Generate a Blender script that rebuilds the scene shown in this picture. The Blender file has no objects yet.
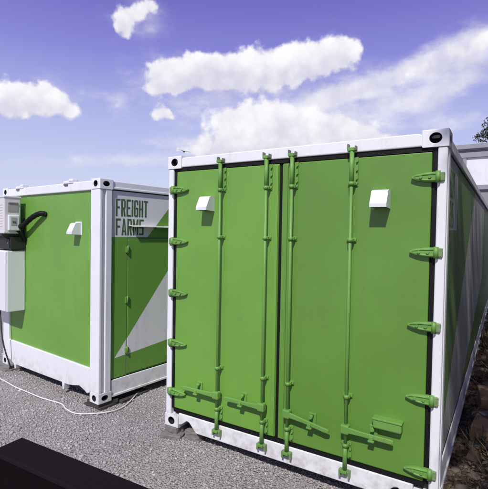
import bpy, bmesh, math, random
import numpy as np
from mathutils import Vector, Matrix

random.seed(7)
rng = np.random.default_rng(7)
S = bpy.context.scene
C = S.collection
rad = math.radians

# ------------------------------------------------------------------ helpers
class MB:
    """collects solid shapes and links them as ONE mesh object"""
    def __init__(s):
        s.bm = bmesh.new()

    def box(s, x0, x1, y0, y1, z0, z1, bev=0.0, seg=2, rot=None, mi=0):
        c = Vector(((x0+x1)/2, (y0+y1)/2, (z0+z1)/2))
        sz = (x1-x0, y1-y0, z1-z0)
        vs = []
        for dx in (-.5, .5):
            for dy in (-.5, .5):
                for dz in (-.5, .5):
                    v = Vector((dx*sz[0], dy*sz[1], dz*sz[2]))
                    if rot is not None:
                        v = rot @ v
                    vs.append(s.bm.verts.new(c+v))
        idx = [(0, 1, 3, 2), (4, 6, 7, 5), (0, 4, 5, 1), (2, 3, 7, 6), (0, 2, 6, 4), (1, 5, 7, 3)]
        fs = [s.bm.faces.new([vs[i] for i in f]) for f in idx]
        for f in fs:
            f.material_index = mi
        if bev > 0:
            es = list({e for f in fs for e in f.edges})
            bmesh.ops.bevel(s.bm, geom=es, offset=min(bev, min(abs(a) for a in sz)*.45), segments=seg, profile=.5, affect='EDGES')
        return s

    def prism(s, pts, axis, d0, d1, bev=0.0, seg=2, mi=0):
        """polygon extruded along an axis; pts are (a,b) in the other two axes (xz for y, yz for x, xy for z)"""
        def P(a, b, d):
            return {'y': (a, d, b), 'x': (d, a, b), 'z': (a, b, d)}[axis]
        n = len(pts)
        A = [s.bm.verts.new(P(a, b, d0)) for a, b in pts]
        B = [s.bm.verts.new(P(a, b, d1)) for a, b in pts]
        fs = [s.bm.faces.new(A), s.bm.faces.new(B[::-1])]
        for i in range(n):
            j = (i+1) % n
            fs.append(s.bm.faces.new((A[j], A[i], B[i], B[j])))
        bmesh.ops.recalc_face_normals(s.bm, faces=fs)
        for f in fs:
            f.material_index = mi
        if bev > 0:
            es = list({e for f in fs for e in f.edges})
            bmesh.ops.bevel(s.bm, geom=es, offset=bev, segments=seg, profile=.5, affect='EDGES')
        return s

    def tube(s, pts, r, n=10, mi=0, smooth=True, caps=True):
        pts = [Vector(p) for p in pts]
        rs = r if isinstance(r, (list, tuple)) else [r]*len(pts)
        rings = []
        up = None
        for i, p in enumerate(pts):
            t = (pts[min(i+1, len(pts)-1)] - pts[max(i-1, 0)]).normalized()
            if up is None:
                up = Vector((0, 0, 1)) if abs(t.z) < .9 else Vector((1, 0, 0))
            a = (up - t*up.dot(t)).normalized()
            b = t.cross(a)
            up = a
            rings.append([s.bm.verts.new(p + (a*math.cos(2*math.pi*k/n) + b*math.sin(2*math.pi*k/n))*rs[i]) for k in range(n)])
        for i in range(len(rings)-1):
            for k in range(n):
                f = s.bm.faces.new((rings[i][k], rings[i][(k+1) % n], rings[i+1][(k+1) % n], rings[i+1][k]))
                f.smooth = smooth
                f.material_index = mi
        if caps:
            for f in (s.bm.faces.new(rings[0][::-1]), s.bm.faces.new(rings[-1])):
                f.material_index = mi
        return s

    def holed(s, o, u, v, w, h, a, b, depth, n=24, mi=0, mh=1, nrm=None):
        """w x h plate centred at o with an oval hole (half axes a, b) and a dark pocket behind it"""
        o, u, v = Vector(o), Vector(u), Vector(v)
        nn = Vector(nrm)
        out, inn, bk = [], [], []
        for k in range(n):
            t = 2*math.pi*(k+.5)/n
            c, d = math.cos(t), math.sin(t)
            m = max(abs(c), abs(d))
            cx, cy = c/m, d/m
            out.append(s.bm.verts.new(o + u*cx*w/2 + v*cy*h/2))
            inn.append(s.bm.verts.new(o + u*c*a + v*d*b))
            bk.append(s.bm.verts.new(o + u*c*a + v*d*b - nn*depth))
        fs = []
        for k in range(n):
            j = (k+1) % n
            f = s.bm.faces.new((out[k], out[j], inn[j], inn[k])); f.material_index = mi; fs.append(f)
            f = s.bm.faces.new((inn[k], inn[j], bk[j], bk[k])); f.material_index = mh; fs.append(f)
        # corners of the plate
        f = s.bm.faces.new(bk); f.material_index = mh
        for q in range(4):
            t = (q+.5)*n/4 - .5
            k0, k1 = int(math.floor(t)) % n, (int(math.floor(t))+1) % n
            sx, sy = [(1, 1), (-1, 1), (-1, -1), (1, -1)][q]
            cv = s.bm.verts.new(o + u*sx*w/2 + v*sy*h/2)
            f = s.bm.faces.new((out[k0], cv, out[k1])); f.material_index = mi
        return s

    def build(s, name, mats, parent=None, smooth_angle=None):
        bmesh.ops.recalc_face_normals(s.bm, faces=s.bm.faces[:])
        me = bpy.data.meshes.new(name)
        s.bm.to_mesh(me)
        s.bm.free()
        o = bpy.data.objects.new(name, me)
        C.objects.link(o)
        for m in (mats if isinstance(mats, (list, tuple)) else [mats]):
            me.materials.append(m)
        if parent is not None:
            o.parent = parent
        return o

def tag(o, label=None, cat=None, group=None, kind=None):
    if label: o['label'] = label
    if cat: o['category'] = cat
    if group: o['group'] = group
    if kind: o['kind'] = kind
    return o

def empty(name, loc, rz=0.0, label=None, cat=None, group=None):
    o = bpy.data.objects.new(name, None)
    o.empty_display_size = .2
    C.objects.link(o)
    o.location = loc
    o.rotation_euler = (0, 0, rz)
    return tag(o, label, cat, group)

def spline(pts, n=8):
    """Catmull-Rom through pts"""
    P = [Vector(p) for p in pts]
    P = [P[0]*2-P[1]] + P + [P[-1]*2-P[-2]]
    out = []
    for i in range(1, len(P)-2):
        for k in range(n):
            t = k/n
            a, b, c, d = P[i-1], P[i], P[i+1], P[i+2]
            out.append(.5*((2*b) + (c-a)*t + (2*a-5*b+4*c-d)*t*t + (3*b-a-3*c+d)*t**3))
    out.append(P[-2])
    return out

# ------------------------------------------------------------------ node helpers
class NT:
    def __init__(s, tree):
        s.t = tree
        s.n = tree.nodes
        s.l = tree.links
    def node(s, typ, **kw):
        n = s.n.new(typ)
        for k, v in kw.items():
            setattr(n, k, v)
        return n
    def set(s, sock, v):
        if isinstance(v, bpy.types.NodeSocket):
            s.l.new(v, sock)
        elif v is not None:
            sock.default_value = v
    def math(s, op, a, b=None, c=None, clamp=False):
        n = s.node('ShaderNodeMath', operation=op, use_clamp=clamp)
        s.set(n.inputs[0], a)
        if b is not None: s.set(n.inputs[1], b)
        if c is not None: s.set(n.inputs[2], c)
        return n.outputs[0]
    def noise(s, vec, scale, detail=4, rough=.55, dist=0.0):
        n = s.node('ShaderNodeTexNoise')
        if vec is not None: s.l.new(vec, n.inputs['Vector'])
        n.inputs['Scale'].default_value = scale
        n.inputs['Detail'].default_value = detail
        n.inputs['Roughness'].default_value = rough
        n.inputs['Distortion'].default_value = dist
        return n.outputs['Fac']
    def mapping(s, vec, scale=(1, 1, 1), loc=(0, 0, 0)):
        n = s.node('ShaderNodeMapping')
        s.l.new(vec, n.inputs['Vector'])
        n.inputs['Scale'].default_value = scale
        n.inputs['Location'].default_value = loc
        return n.outputs[0]
    def mix(s, f, a, b, blend='MIX'):
        n = s.node('ShaderNodeMix', data_type='RGBA', blend_type=blend)
        s.set(n.inputs['Factor'], f)
        s.set(n.inputs['A'], a if isinstance(a, bpy.types.NodeSocket) else (*a, 1))
        s.set(n.inputs['B'], b if isinstance(b, bpy.types.NodeSocket) else (*b, 1))
        return n.outputs['Result']
    def ramp(s, f, stops, interp='LINEAR'):
        n = s.node('ShaderNodeValToRGB')
        n.color_ramp.interpolation = interp
        el = n.color_ramp.elements
        while len(el) > 1:
            el.remove(el[-1])
        for i, (p, c) in enumerate(stops):
            e = el[0] if i == 0 else el.new(p)
            e.position = p
            e.color = (*c, 1) if len(c) == 3 else c
        s.set(n.inputs[0], f)
        return n.outputs[0]
    def sstep(s, x, lo, hi):
        n = s.node('ShaderNodeMapRange', interpolation_type='SMOOTHSTEP')
        s.set(n.inputs['Value'], x)
        s.set(n.inputs['From Min'], lo)
        s.set(n.inputs['From Max'], hi)
        return n.outputs[0]
    def sep(s, v):
        n = s.node('ShaderNodeSeparateXYZ')
        s.l.new(v, n.inputs[0])
        return n.outputs
    def bump(s, h, strength, dist=.01):
        n = s.node('ShaderNodeBump')
        s.l.new(h, n.inputs['Height'])
        n.inputs['Strength'].default_value = strength
        n.inputs['Distance'].default_value = dist
        return n.outputs[0]

def new_mat(name):
    m = bpy.data.materials.new(name)
    m.use_nodes = True
    t = NT(m.node_tree)
    b = m.node_tree.nodes['Principled BSDF']
    tc = t.node('ShaderNodeTexCoord').outputs['Object']
    return m, t, b, tc

def paint(name, col, rough=.4, dirt=(.12, .10, .08), grime=.25, var=.08, wave=.15, spec=.5, low=0.0, chalk=0.0):
    """old gloss paint on sheet steel: mottled, rain-streaked, gently dented"""
    m, t, b, tc = new_mat(name)
    big = t.noise(tc, 1.3, 3)
    c0 = tuple(max(0, x*(1-var)) for x in col)
    c1 = tuple(min(1, x*(1+var)) for x in col)
    c = t.mix(t.sstep(big, .3, .7), c0, c1)
    streak = t.noise(t.mapping(tc, (14, 14, .7)), 1.0, 5, .6)
    speck = t.noise(tc, 22, 6, .65)
    g = t.math('MULTIPLY', t.sstep(streak, .5, .8), t.sstep(speck, .35, .75))
    g = t.math('MULTIPLY', g, grime)
    if low > 0:                     # splashed mud along the foot
        z = t.sep(tc)[2]
        mud = t.math('MULTIPLY', t.sstep(z, .32, -.02), t.sstep(t.noise(tc, 9, 6, .7), .38, .7))
        g = t.math('MAXIMUM', g, t.math('MULTIPLY', mud, low))
    c = t.mix(g, c, dirt)
    if chalk > 0:                   # sun-chalked cloudy patches and faint runs
        ch = t.math('MULTIPLY', t.sstep(t.noise(t.mapping(tc, (3, 3, 1.1)), 1.7, 6, .62, .4), .42, .78), chalk)
        c = t.mix(ch, c, tuple(min(1, x*1.06+.008) for x in col))
        run = t.math('MULTIPLY', t.sstep(t.noise(t.mapping(tc, (30, 30, .45), (2, 0, 5)), 1.0, 3, .6), .60, .78), chalk*.55)
        c = t.mix(run, c, tuple(x*.72 for x in col))
    t.set(b.inputs['Base Color'], c)
    r = t.math('ADD', t.math('MULTIPLY', speck, .18), rough-.09)
    r = t.math('ADD', r, t.math('MULTIPLY', g, .4))
    t.set(b.inputs['Roughness'], r)
    b.inputs['Specular IOR Level'].default_value = spec
    h = t.math('ADD', t.math('MULTIPLY', t.noise(tc, 2.2, 2), wave), t.math('MULTIPLY', t.noise(tc, 140, 2), .006))
    t.set(b.inputs['Normal'], t.bump(h, .35, .03))
    return m

def plain(name, col, rough=.6, var=.15, scale=12, bump=.2, metallic=0.0, spec=.5):
    m, t, b, tc = new_mat(name)
    n = t.noise(tc, scale, 6, .6)
    c = t.mix(n, tuple(x*(1-var) for x in col), tuple(min(1, x*(1+var)) for x in col))
    t.set(b.inputs['Base Color'], c)
    b.inputs['Roughness'].default_value = rough
    b.inputs['Metallic'].default_value = metallic
    b.inputs['Specular IOR Level'].default_value = spec
    t.set(b.inputs['Normal'], t.bump(t.noise(tc, scale*3, 6, .65), bump, .01))
    return m

GREEN = (.155, .345, .052)
WHITE = (.79, .80, .815)
M = {}
M['green'] = paint('green_paint', GREEN, rough=.38, grime=.22, var=.06, wave=.18, chalk=.25)
M['green_right'] = paint('green_paint_darker', tuple(c*.78 for c in GREEN), rough=.38, grime=.26, var=.07, wave=.18, chalk=.22)  # the door green made evenly darker for the right leaf
M['green_fit'] = paint('green_fittings_paint', (.140, .315, .058), rough=.5, grime=.5, var=.14, wave=0, chalk=.3)
M['white'] = paint('white_paint', WHITE, rough=.45, grime=.38, var=.03, wave=.04, dirt=(.28, .23, .18), low=.55)
M['white_clean'] = paint('white_enamel', (.75, .76, .775), rough=.35, grime=.06, var=.015, wave=0, dirt=(.4, .38, .36))
M['cream'] = paint('off_white_plastic', (.66, .64, .63), rough=.45, grime=.1, var=.02, wave=0, dirt=(.35, .32, .30))
M['hole'] = plain('dark_inside', (.012, .012, .012), .9, .2)
M['rubber'] = plain('black_rubber', (.008, .008, .0085), .6, .3, spec=.2)
M['keeper'] = plain('worn_galvanised_steel', (.16, .19, .14), .5, .4, 30, .4, .3)
M['bracket'] = plain('black_painted_steel', (.022, .021, .021), .5, .3)
M['roof_paint'] = paint('grey_roof_paint', (.45, .45, .47), rough=.5)
M['timber'] = plain('weathered_dark_timber', (.055, .05, .047), .85, .5, 9, .8)
M['stone'] = plain('grey_stone', (.20, .19, .175), .9, .35, 14, .8)
M['cable_white'] = plain('white_cable', (.70, .69, .70), .5, .08)
M['cable_dark'] = plain('dark_cable', (.05, .05, .055), .5, .2)
M['black_wall'] = plain('black_coated_board', (.0058, .0040, .0050), .7, .25, 40, .25, spec=.03)
M['black_cap'] = plain('black_coated_cap', (.0135, .0095, .0125), .7, .2, 60, .25, spec=.04)
M['letter'] = plain('green_lettering', (.075, .135, .055), .5, .08)
M['shed_white'] = paint('shed_white', (.74, .74, .77), rough=.55, grime=.15)
M['shed_grey'] = paint('shed_grey', (.27, .275, .30), rough=.5, grime=.2)
M['cardboard'] = plain('wet_cardboard', (.42, .27, .15), .9, .3, 8, .3)
M['plank'] = plain('old_plank', (.20, .14, .095), .9, .45, 7, .8)
M['plank_grey'] = plain('grey_plank', (.30, .275, .24), .9, .4, 7, .8)
M['bird'] = plain('dark_feathers', (.06, .055, .065), .8, .3)
M['bark'] = plain('bark', (.07, .055, .04), .95, .4, 10, 1.0)

def side_paint(wide):
    """green long side with the white sign panel and the white diagonal graphic, painted in container coordinates"""
    m, t, b, tc = new_mat('green_side_paint_with_white_graphics')
    x, y, z = t.sep(tc)[:3]
    def lt(a, c):   # soft a < c
        return t.math('MULTIPLY_ADD', t.math('SUBTRACT', c, a), 400, .5, clamp=True)
    if wide:
        d1 = 1.0
        d2 = t.math('MULTIPLY_ADD', y, .66, .215)
        low = t.math('MULTIPLY_ADD', y, .187, -.06)
    else:
        d1 = t.math('ADD', t.math('MULTIPLY', t.math('SUBTRACT', z, 1.926), 1/1.07), .711)
    panel = t.math('MULTIPLY', lt(1.925, z), t.math('MULTIPLY', lt(y, d1), lt(.15, y)))
    if not wide:
        d2 = t.math('ADD', t.math('MULTIPLY', t.math('SUBTRACT', y, .23), 1.21), .483)
        low = t.math('ADD', t.math('MULTIPLY', t.math('SUBTRACT', y, .23), .09), .483)
    tri = t.math('MULTIPLY', lt(z, d2), lt(low, z))
    tri = t.math('MULTIPLY', tri, lt(y, 6.2))
    if wide:
        tri = t.math('MULTIPLY', tri, lt(.30, y))
    w = t.math('MAXIMUM', panel, tri)
    big = t.noise(tc, 1.1, 3)
    g = t.mix(big, (.140, .320, .052), (.160, .370, .060))
    wh = t.mix(big, (.74, .75, .74), (.80, .80, .81))
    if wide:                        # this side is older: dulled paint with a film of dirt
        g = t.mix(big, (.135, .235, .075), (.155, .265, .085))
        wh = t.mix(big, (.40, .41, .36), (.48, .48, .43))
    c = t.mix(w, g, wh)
    streak = t.noise(t.mapping(tc, (14, 9, .5)), 1.0, 5, .6)
    speck = t.noise(tc, 18, 6, .7)
    gr = t.math('MULTIPLY', t.math('MULTIPLY', t.sstep(streak, .45, .8), t.sstep(speck, .3, .75)), .28)
    c = t.mix(gr, c, (.13, .11, .08))
    t.set(b.inputs['Base Color'], c)
    t.set(b.inputs['Roughness'], t.math('ADD', t.math('MULTIPLY', speck, .2), .3))
    h = t.math('ADD', t.math('MULTIPLY', t.noise(tc, 1.8, 2), .12), t.math('MULTIPLY', t.noise(tc, 140, 2), .006))
    if wide:                        # shallow pressed ribs
        h = t.math('MULTIPLY_ADD', t.math('SINE', t.math('MULTIPLY', y, 42)), .10, h)
    t.set(b.inputs['Normal'], t.bump(h, .35, .03))
    return m
M['side'] = side_paint(False)
M['side_wide'] = side_paint(True)

# ------------------------------------------------------------------ ground
def gz(x, y):
    """height of the yard: a little lower round the left container, a low rough bank by the right container"""
    x = np.asarray(x, float); y = np.asarray(y, float)
    t = np.clip((x+1.2)/1.3, 0, 1); t = t*t*(3-2*t)
    z = -.186 + .082*t
    z = z + .008*np.sin(3.1*x+1.3*y) + .006*np.sin(5.3*y-2.2*x+1) + .004*np.sin(9.7*x+7.1*y)
    far = np.clip((np.hypot(x, y)-14)/30, 0, 1)
    return z*(1-far) - .18*far

def ground():
    a = np.concatenate([-np.geomspace(700, 7.2, 26), np.arange(-7, 6.01, .1), np.geomspace(6.3, 700, 26)])
    b = np.concatenate([-np.geomspace(700, 6.3, 26), np.arange(-6, 6.01, .1), np.geomspace(6.3, 700, 26)])
    X, Y = np.meshgrid(a, b, indexing='ij')
    Z = gz(X, Y)
    nx, ny = X.shape
    v = np.stack([X, Y, Z], -1).reshape(-1, 3)
    i = np.arange(nx*ny).reshape(nx, ny)
    f = np.stack([i[:-1, :-1], i[1:, :-1], i[1:, 1:], i[:-1, 1:]], -1).reshape(-1, 4)
    me = bpy.data.meshes.new('ground')
    me.from_pydata(v.tolist(), [], f.tolist())
    me.polygons.foreach_set('use_smooth', np.ones(len(f), bool))
    m, t, bs, tc = new_mat('gravel_ground')
    vo = t.node('ShaderNodeTexVoronoi')
    t.l.new(tc, vo.inputs['Vector']); vo.inputs['Scale'].default_value = 55
    vr = t.sep(vo.outputs['Color'])[0]
    big = t.noise(tc, 1.2, 5)
    c = t.mix(vr, (.30, .282, .27), (.42, .40, .385))
    c = t.mix(t.math('MULTIPLY', t.sstep(big, .45, .75), .45), c, (.24, .215, .20))
    t.set(bs.inputs['Base Color'], c)
    bs.inputs['Roughness'].default_value = .95
    bs.inputs['Specular IOR Level'].default_value = .2
    t.set(bs.inputs['Normal'], t.bump(t.math('SUBTRACT', 1, vo.outputs['Distance']), 1.0, .02))
    me.materials.append(m)
    o = bpy.data.objects.new('ground', me); C.objects.link(o)
    o['kind'] = 'structure'
ground()

ICO = None
def ico_arrays(sub=1):
    bm = bmesh.new(); bmesh.ops.create_icosphere(bm, subdivisions=sub, radius=1)
    v = np.array([x.co[:] for x in bm.verts]); f = np.array([[q.index for q in p.verts] for p in bm.faces])
    bm.free(); return v, f

def big_mesh(name, v, f, mat):
    me = bpy.data.meshes.new(name)
    k = f.shape[1]
    me.vertices.add(len(v)); me.vertices.foreach_set('co', v.astype(np.float32).ravel())
    me.loops.add(f.size); me.loops.foreach_set('vertex_index', f.astype(np.int32).ravel())
    me.polygons.add(len(f))
    me.polygons.foreach_set('loop_start', np.arange(0, f.size, k, dtype=np.int32))
    me.update(calc_edges=True)
    me.validate()
    me.materials.append(mat)
    o = bpy.data.objects.new(name, me); C.objects.link(o)
    return o

def rand_rot(n):
    q = rng.normal(size=(n, 4)); q /= np.linalg.norm(q, axis=1)[:, None]
    w, x, y, z = q.T
    return np.stack([np.stack([1-2*(y*y+z*z), 2*(x*y-z*w), 2*(x*z+y*w)], -1),
                     np.stack([2*(x*y+z*w), 1-2*(x*x+z*z), 2*(y*z-x*w)], -1),
                     np.stack([2*(x*z-y*w), 2*(y*z+x*w), 1-2*(x*x+y*y)], -1)], 1)

def island_mat(name, stops, rough=.9, spec=.25, dk=(.08, .075, .07), dust=(.24, .215, .205)):
    m, t, b, tc = new_mat(name)
    g = t.node('ShaderNodeNewGeometry')
    c = t.ramp(g.outputs['Random Per Island'], stops)
    n = t.noise(tc, 160, 3)
    c = t.mix(t.math('MULTIPLY', n, .3), c, dk)
    c = t.mix(t.math('MULTIPLY', t.sstep(t.noise(tc, 1.15, 5, .6), .47, .72), .42), c, dust)
    t.set(b.inputs['Base Color'], c)
    b.inputs['Roughness'].default_value = rough
    b.inputs['Specular IOR Level'].default_value = spec
    return m

def pebbles(name, x, y, size, mat, lift=.35, zf=gz):
    v0, f0 = ico_arrays(1)
    n = len(x)
    sc = size[:, None]*rng.uniform(.6, 1.25, (n, 3))
    vj = v0[None]*(1+rng.normal(0, .13, (n, len(v0), 1)))*sc[:, None]
    R = rand_rot(n)
    v = np.einsum('nij,nkj->nki', R, vj)
    v[..., 2] *= .75
    v += np.stack([x, y, zf(x, y)+size*lift*.6], -1)[:, None]
    f = (f0[None] + (np.arange(n)*len(v0))[:, None, None]).reshape(-1, 3)
    return big_mesh(name, v.reshape(-1, 3), f, mat)

peb = island_mat('gravel_stones', [(0, (.35, .328, .325)), (.3, (.41, .384, .38)), (.62, (.455, .427, .424)), (.88, (.52, .488, .485)), (.97, (.65, .62, .61)), (1, (.38, .33, .30))])
N = 105000
gx = rng.uniform(-4.6, 2.36, N); gy = rng.uniform(-1.35, 2.6, N)
gs = np.clip(rng.lognormal(math.log(.0052), .46, N), .003, .022)
tag(pebbles('gravel', gx, gy, gs, peb), 'loose grey gravel covering the yard in front of the containers', 'gravel', kind='stuff')

# ------------------------------------------------------------------ containers (local frame: near right corner at 0, x to -W, y back, z up)
W, L, H = 2.438, 12.192, 2.591

def casting(par, cx, y0, z0, faces):
    """corner casting: x from cx-.162 to cx (or mirrored), oval holes in the outward faces"""
    x0, x1 = (cx-.162, cx) if cx > -1 else (cx, cx+.162)
    x0 -= .003 if cx > -1 else .003
    x1 += .003
    y1 = y0+.178
    z1 = z0+.118
    mb = MB()
    xm, ym, zm = (x0+x1)/2, (y0+y1)/2, (z0+z1)/2
    front = y0 < 1
    right = cx > -1
    # front/back face
    yn = y0 if front else y1
    mb.holed((xm, yn, zm), (1, 0, 0), (0, 0, 1), x1-x0, z1-z0, .036, .033, .075, nrm=(0, -1 if front else 1, 0))
    xn = x1 if right else x0
    mb.holed((xn, ym, zm), (0, 1, 0), (0, 0, 1), y1-y0, z1-z0, .040, .027, .07, nrm=(1 if right else -1, 0, 0))
    top = z0 > 1
    zn = z1 if top else z0
    mb.holed((xm, ym, zn), (1, 0, 0), (0, 1, 0), x1-x0, y1-y0, .032, .058, .03, nrm=(0, 0, 1 if top else -1))
    # closing faces
    q = lambda *p: mb.bm.faces.new([mb.bm.verts.new(a) for a in p])
    yb = y1 if front else y0
    q((x0, yb, z0), (x1, yb, z0), (x1, yb, z1), (x0, yb, z1))
    xb = x0 if right else x1
    q((xb, y0, z0), (xb, y1, z0), (xb, y1, z1), (xb, y0, z1))
    zb = z0 if top else z1
    q((x0, y0, zb), (x1, y0, zb), (x1, y1, zb), (x0, y1, zb))
    bmesh.ops.remove_doubles(mb.bm, verts=mb.bm.verts[:], dist=.0004)
    o = mb.build('corner_casting', [M['white'], M['hole']], par)
    bv = o.modifiers.new('soft_edges', 'BEVEL')
    bv.width = .008; bv.segments = 3; bv.limit_method = 'ANGLE'; bv.angle_limit = rad(60)
    return o

GLY = {}
def glyph(mb, ch, y, z, w, h, x0, x1, t=None):
    """a condensed block capital standing on the side wall (y runs to the reader's right)"""
    t = t or w*.30
    th = w*.30*1.05
    R = lambda a, b, c, d: mb.prism([(y+a, z+c), (y+b, z+c), (y+b, z+d), (y+a, z+d)], 'x', x0, x1)
    Q = lambda *p: mb.prism([(y+a, z+b) for a, b in p], 'x', x0, x1)
    if ch == 'F':
        R(0, t, 0, h); R(t, w, h-th, h); R(t, w*.86, h*.46, h*.46+th)
    elif ch == 'R':
        R(0, t, 0, h); R(t, w-t*.4, h-th, h); R(t, w-t*.4, h*.42, h*.42+th); R(w-t, w, h*.42+th, h-th)
        Q((w*.42, h*.42), (w*.42+t, h*.42), (w, 0), (w-t*1.05, 0))
    elif ch == 'E':
        R(0, t, 0, h); R(t, w, h-th, h); R(t, w*.86, h*.46, h*.46+th); R(t, w, 0, th)
    elif ch == 'I':
        R(0, t, 0, h)
    elif ch == 'G':
        R(0, t, th*.5, h-th*.5); R(t*.5, w-t*.3, h-th*.5, h); R(t, w, h-th, h-th*.5); R(w-t, w, h*.72, h-th)
        R(t*.5, w-t*.3, 0, th*.5); R(t, w, th*.5, th); R(w-t, w, th, h*.46); R(w*.48, w, h*.46, h*.46+th)
    elif ch == 'H':
        R(0, t, 0, h); R(w-t, w, 0, h); R(t, w-t, h*.43, h*.43+th)
    elif ch == 'T':
        R(0, w, h-th, h); R(w/2-t/2, w/2+t/2, 0, h-th)
    elif ch == 'A':
        Q((0, 0), (t, 0), (w/2, h*.93), (w/2, h), (w/2-t*.45, h)); Q((w, 0), (w/2+t*.45, h), (w/2, h), (w/2, h*.93), (w-t, 0))
        R(w*.33, w*.67, h*.2, h*.2+th*.8)
    elif ch == 'M':
        R(0, t, 0, h); R(w-t, w, 0, h)
        Q((t, h), (t, h*.72), (w/2, h*.18), (w/2, h*.52)); Q((w-t, h), (w/2, h*.52), (w/2, h*.18), (w-t, h*.72))
    elif ch == 'S':
        R(0, w, h-th, h); R(0, t, h*.44+th, h-th); R(0, w, h*.44, h*.44+th); R(w-t, w, th, h*.44); R(0, w, 0, th)

def lettering(par, x):
    mb = MB()
    y = .232
    for ch in 'FREIGHT':
        w = .022 if ch == 'I' else .062
        glyph(mb, ch, y, 2.172, w, .205, x-.004, x+.0025, t=.021)
        y += w+.0135
    y = .232
    for ch in 'FARMS':
        w = .082 if ch == 'M' else .068
        glyph(mb, ch, y, 1.948, w, .195, x-.004, x+.0025, t=.022)
        y += w+.0145
    return mb.build('lettering', M['letter'], par)

rc_ref = [None]
def container_shell(par, post_w):
    # corner castings
    for cx in (0, -W):
        for y0 in (-.003, L-.175):
            for z0 in (0, H-.118):
                casting(par, cx, y0, z0, None)
    # corner posts between castings
    for sx in (1, -1):
        X = lambda a, b: (a, b) if sx > 0 else (-W-b, -W-a)
        for fy in (1, -1):
            Y = lambda a, b: (a, b) if fy > 0 else (L-b, L-a)
            mb = MB()
            pw = post_w if fy > 0 else .16
            mb.box(*X(-pw, -.004), *Y(.004, .045), .118, H-.118, bev=.010)
            mb.box(*X(-pw, -.030), *Y(.045, .085), .118, H-.118)
            mb.box(*X(-pw, -.002), *Y(.085, .168), .118, H-.118, bev=.008)
            mb.build('corner_post', M['white'], par)
    # side rails, walls
    for sx in (1, -1):
        X = lambda a, b: (a, b) if sx > 0 else (-W-b, -W-a)
        mb = MB()
        mb.box(*X(-.07, -.012), .175, L-.175, H-.112, H-.014, bev=.01)
        mb.box(*X(-.062, -.004), .175, L-.175, H-.112, H-.085, bev=.006)
        mb.build('top_rail', M['white'], par)
        mb = MB()
        mb.box(*X(-.07, -.014), .175, L-.175, .05, .235, bev=.008)
        mb.box(*X(-.07, -.002), .175, L-.175, .035, .062, bev=.004)
        mb.build('bottom_rail', M['white'], par)
        mb = MB()
        mb.box(*X(-.06, -.026), .168, L-.168, .235, H-.112)
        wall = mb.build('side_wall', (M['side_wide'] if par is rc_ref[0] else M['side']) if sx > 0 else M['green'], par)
        if sx > 0:
            mb = MB()
            # dark sealing strip round the wall
            for (a, b, c, d) in ((.169, .180, .236, H-.113), (L-.180, L-.169, .236, H-.113), (.180, L-.180, H-.124, H-.113), (.180, L-.180, .236, .245)):
                mb.box(-.03, -.0225, a, b, c, d)
            mb.build('seal', M['rubber'], par)
    MB().box(-W+.06, -.06, .05, L-.05, H-.05, H-.022).build('roof', M['roof_paint'], par)
    MB().box(-W+.07, -.07, .06, L-.06, .06, .16).build('floor_frame', M['bracket'], par)
    # back end
    mb = MB()
    mb.box(-W+.16, -.16, L-.05, L-.01, .16, H-.12)
    mb.build('end_wall', M['green'], par)
    mb = MB()
    mb.box(-W+.162, -.162, L-.07, L-.004, H-.112, H-.012, bev=.01)
    mb.build('end_rail', M['white'], par)
    mb = MB()
    mb.box(-W+.162, -.162, L-.07, L-.004, .02, .16, bev=.01)
    mb.build('end_rail', M['white'], par)

def vent_hood(par, xc, y, z0, w=.116, h=.135, d=.125):
    """sloping sheet metal hood, open underneath"""
    mb = MB()
    x0, x1 = xc-w/2, xc+w/2
    prof = [(y, z0), (y, z0+h), (y-d*.45, z0+h*.97), (y-d*.62, z0+h*.90), (y-d, z0+h*.22), (y-d, z0+.006)]
    t = .006
    inner = [(y-.002, z0+.004), (y-.002, z0+h-t), (y-d*.44, z0+h*.97-t), (y-d*.60, z0+h*.90-t), (y-d+t, z0+h*.22), (y-d+t, z0+.006)]
    # side cheeks
    mb.prism(prof, 'x', x0, x0+t)
    mb.prism(prof, 'x', x1-t, x1)
    # skin
    for i in range(1, len(prof)-1):
        q = [prof[i], prof[i+1], inner[i+1], inner[i]]
        mb.prism(q, 'x', x0+t, x1-t)
    hood = mb.build('vent_hood', M['white_clean'], par)
    mb = MB()
    mb.box(x0-.012, x1+.012, y-.004, y+.002, z0-.006, z0+h+.012)
    mb.build('vent_flange', M['white_clean'], hood) if par.parent is None else None
    return hood

# ---------------- right container, door end
rc = empty('shipping_container', (W, 0, 0), 0, 'green container with closed double doors, four lock rods and two small white hoods', 'shipping container', 'green and white shipping containers')
rc_ref[0] = rc
container_shell(rc, .066)
mb = MB()
tx = [(-W+.165, H-.108), (-W+.165, H-.030), (-W+.19, H-.018), (-.19, H-.018), (-.165, H-.030), (-.165, H-.108)]
mb.prism(tx, 'y', .002, .11, bev=.008)
mb.build('door_header', M['white'], rc)
mb = MB()
prof = [(-W+.166, .115), (-W+.166, .035), (-W+.20, .045), (-W+.265, .094), (-W+.295, .085), (-W+.375, .004), (-.375, .004), (-.295, .085), (-.265, .094), (-.20, .045), (-.166, .035), (-.166, .115), (-.166, .149), (-W+.166, .149)]
mb.prism(prof, 'y', .004, .11, bev=.007)
mb.box(-W+.07, -.07, .080, .11, .149, .176)
mb.build('door_sill', M['white'], rc)
# black gasket frame behind the leaves
mb = MB()
mb.box(-W+.066, -.066, .060, .075, .178, H-.112)
mb.box(-W+.066, -W+.096, .020, .060, .176, H-.112)
mb.box(-.096, -.066, .020, .060, .176, H-.112)
mb.box(-W+.096, -.096, .014, .060, H-.143, H-.112)
mb.box(-W+.096, -.096, .012, .060, .150, .181)
mb.box(-W+1.187, -W+1.216, .030, .060, .182, H-.144)
mb.build('gasket', M['rubber'], rc)

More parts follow.
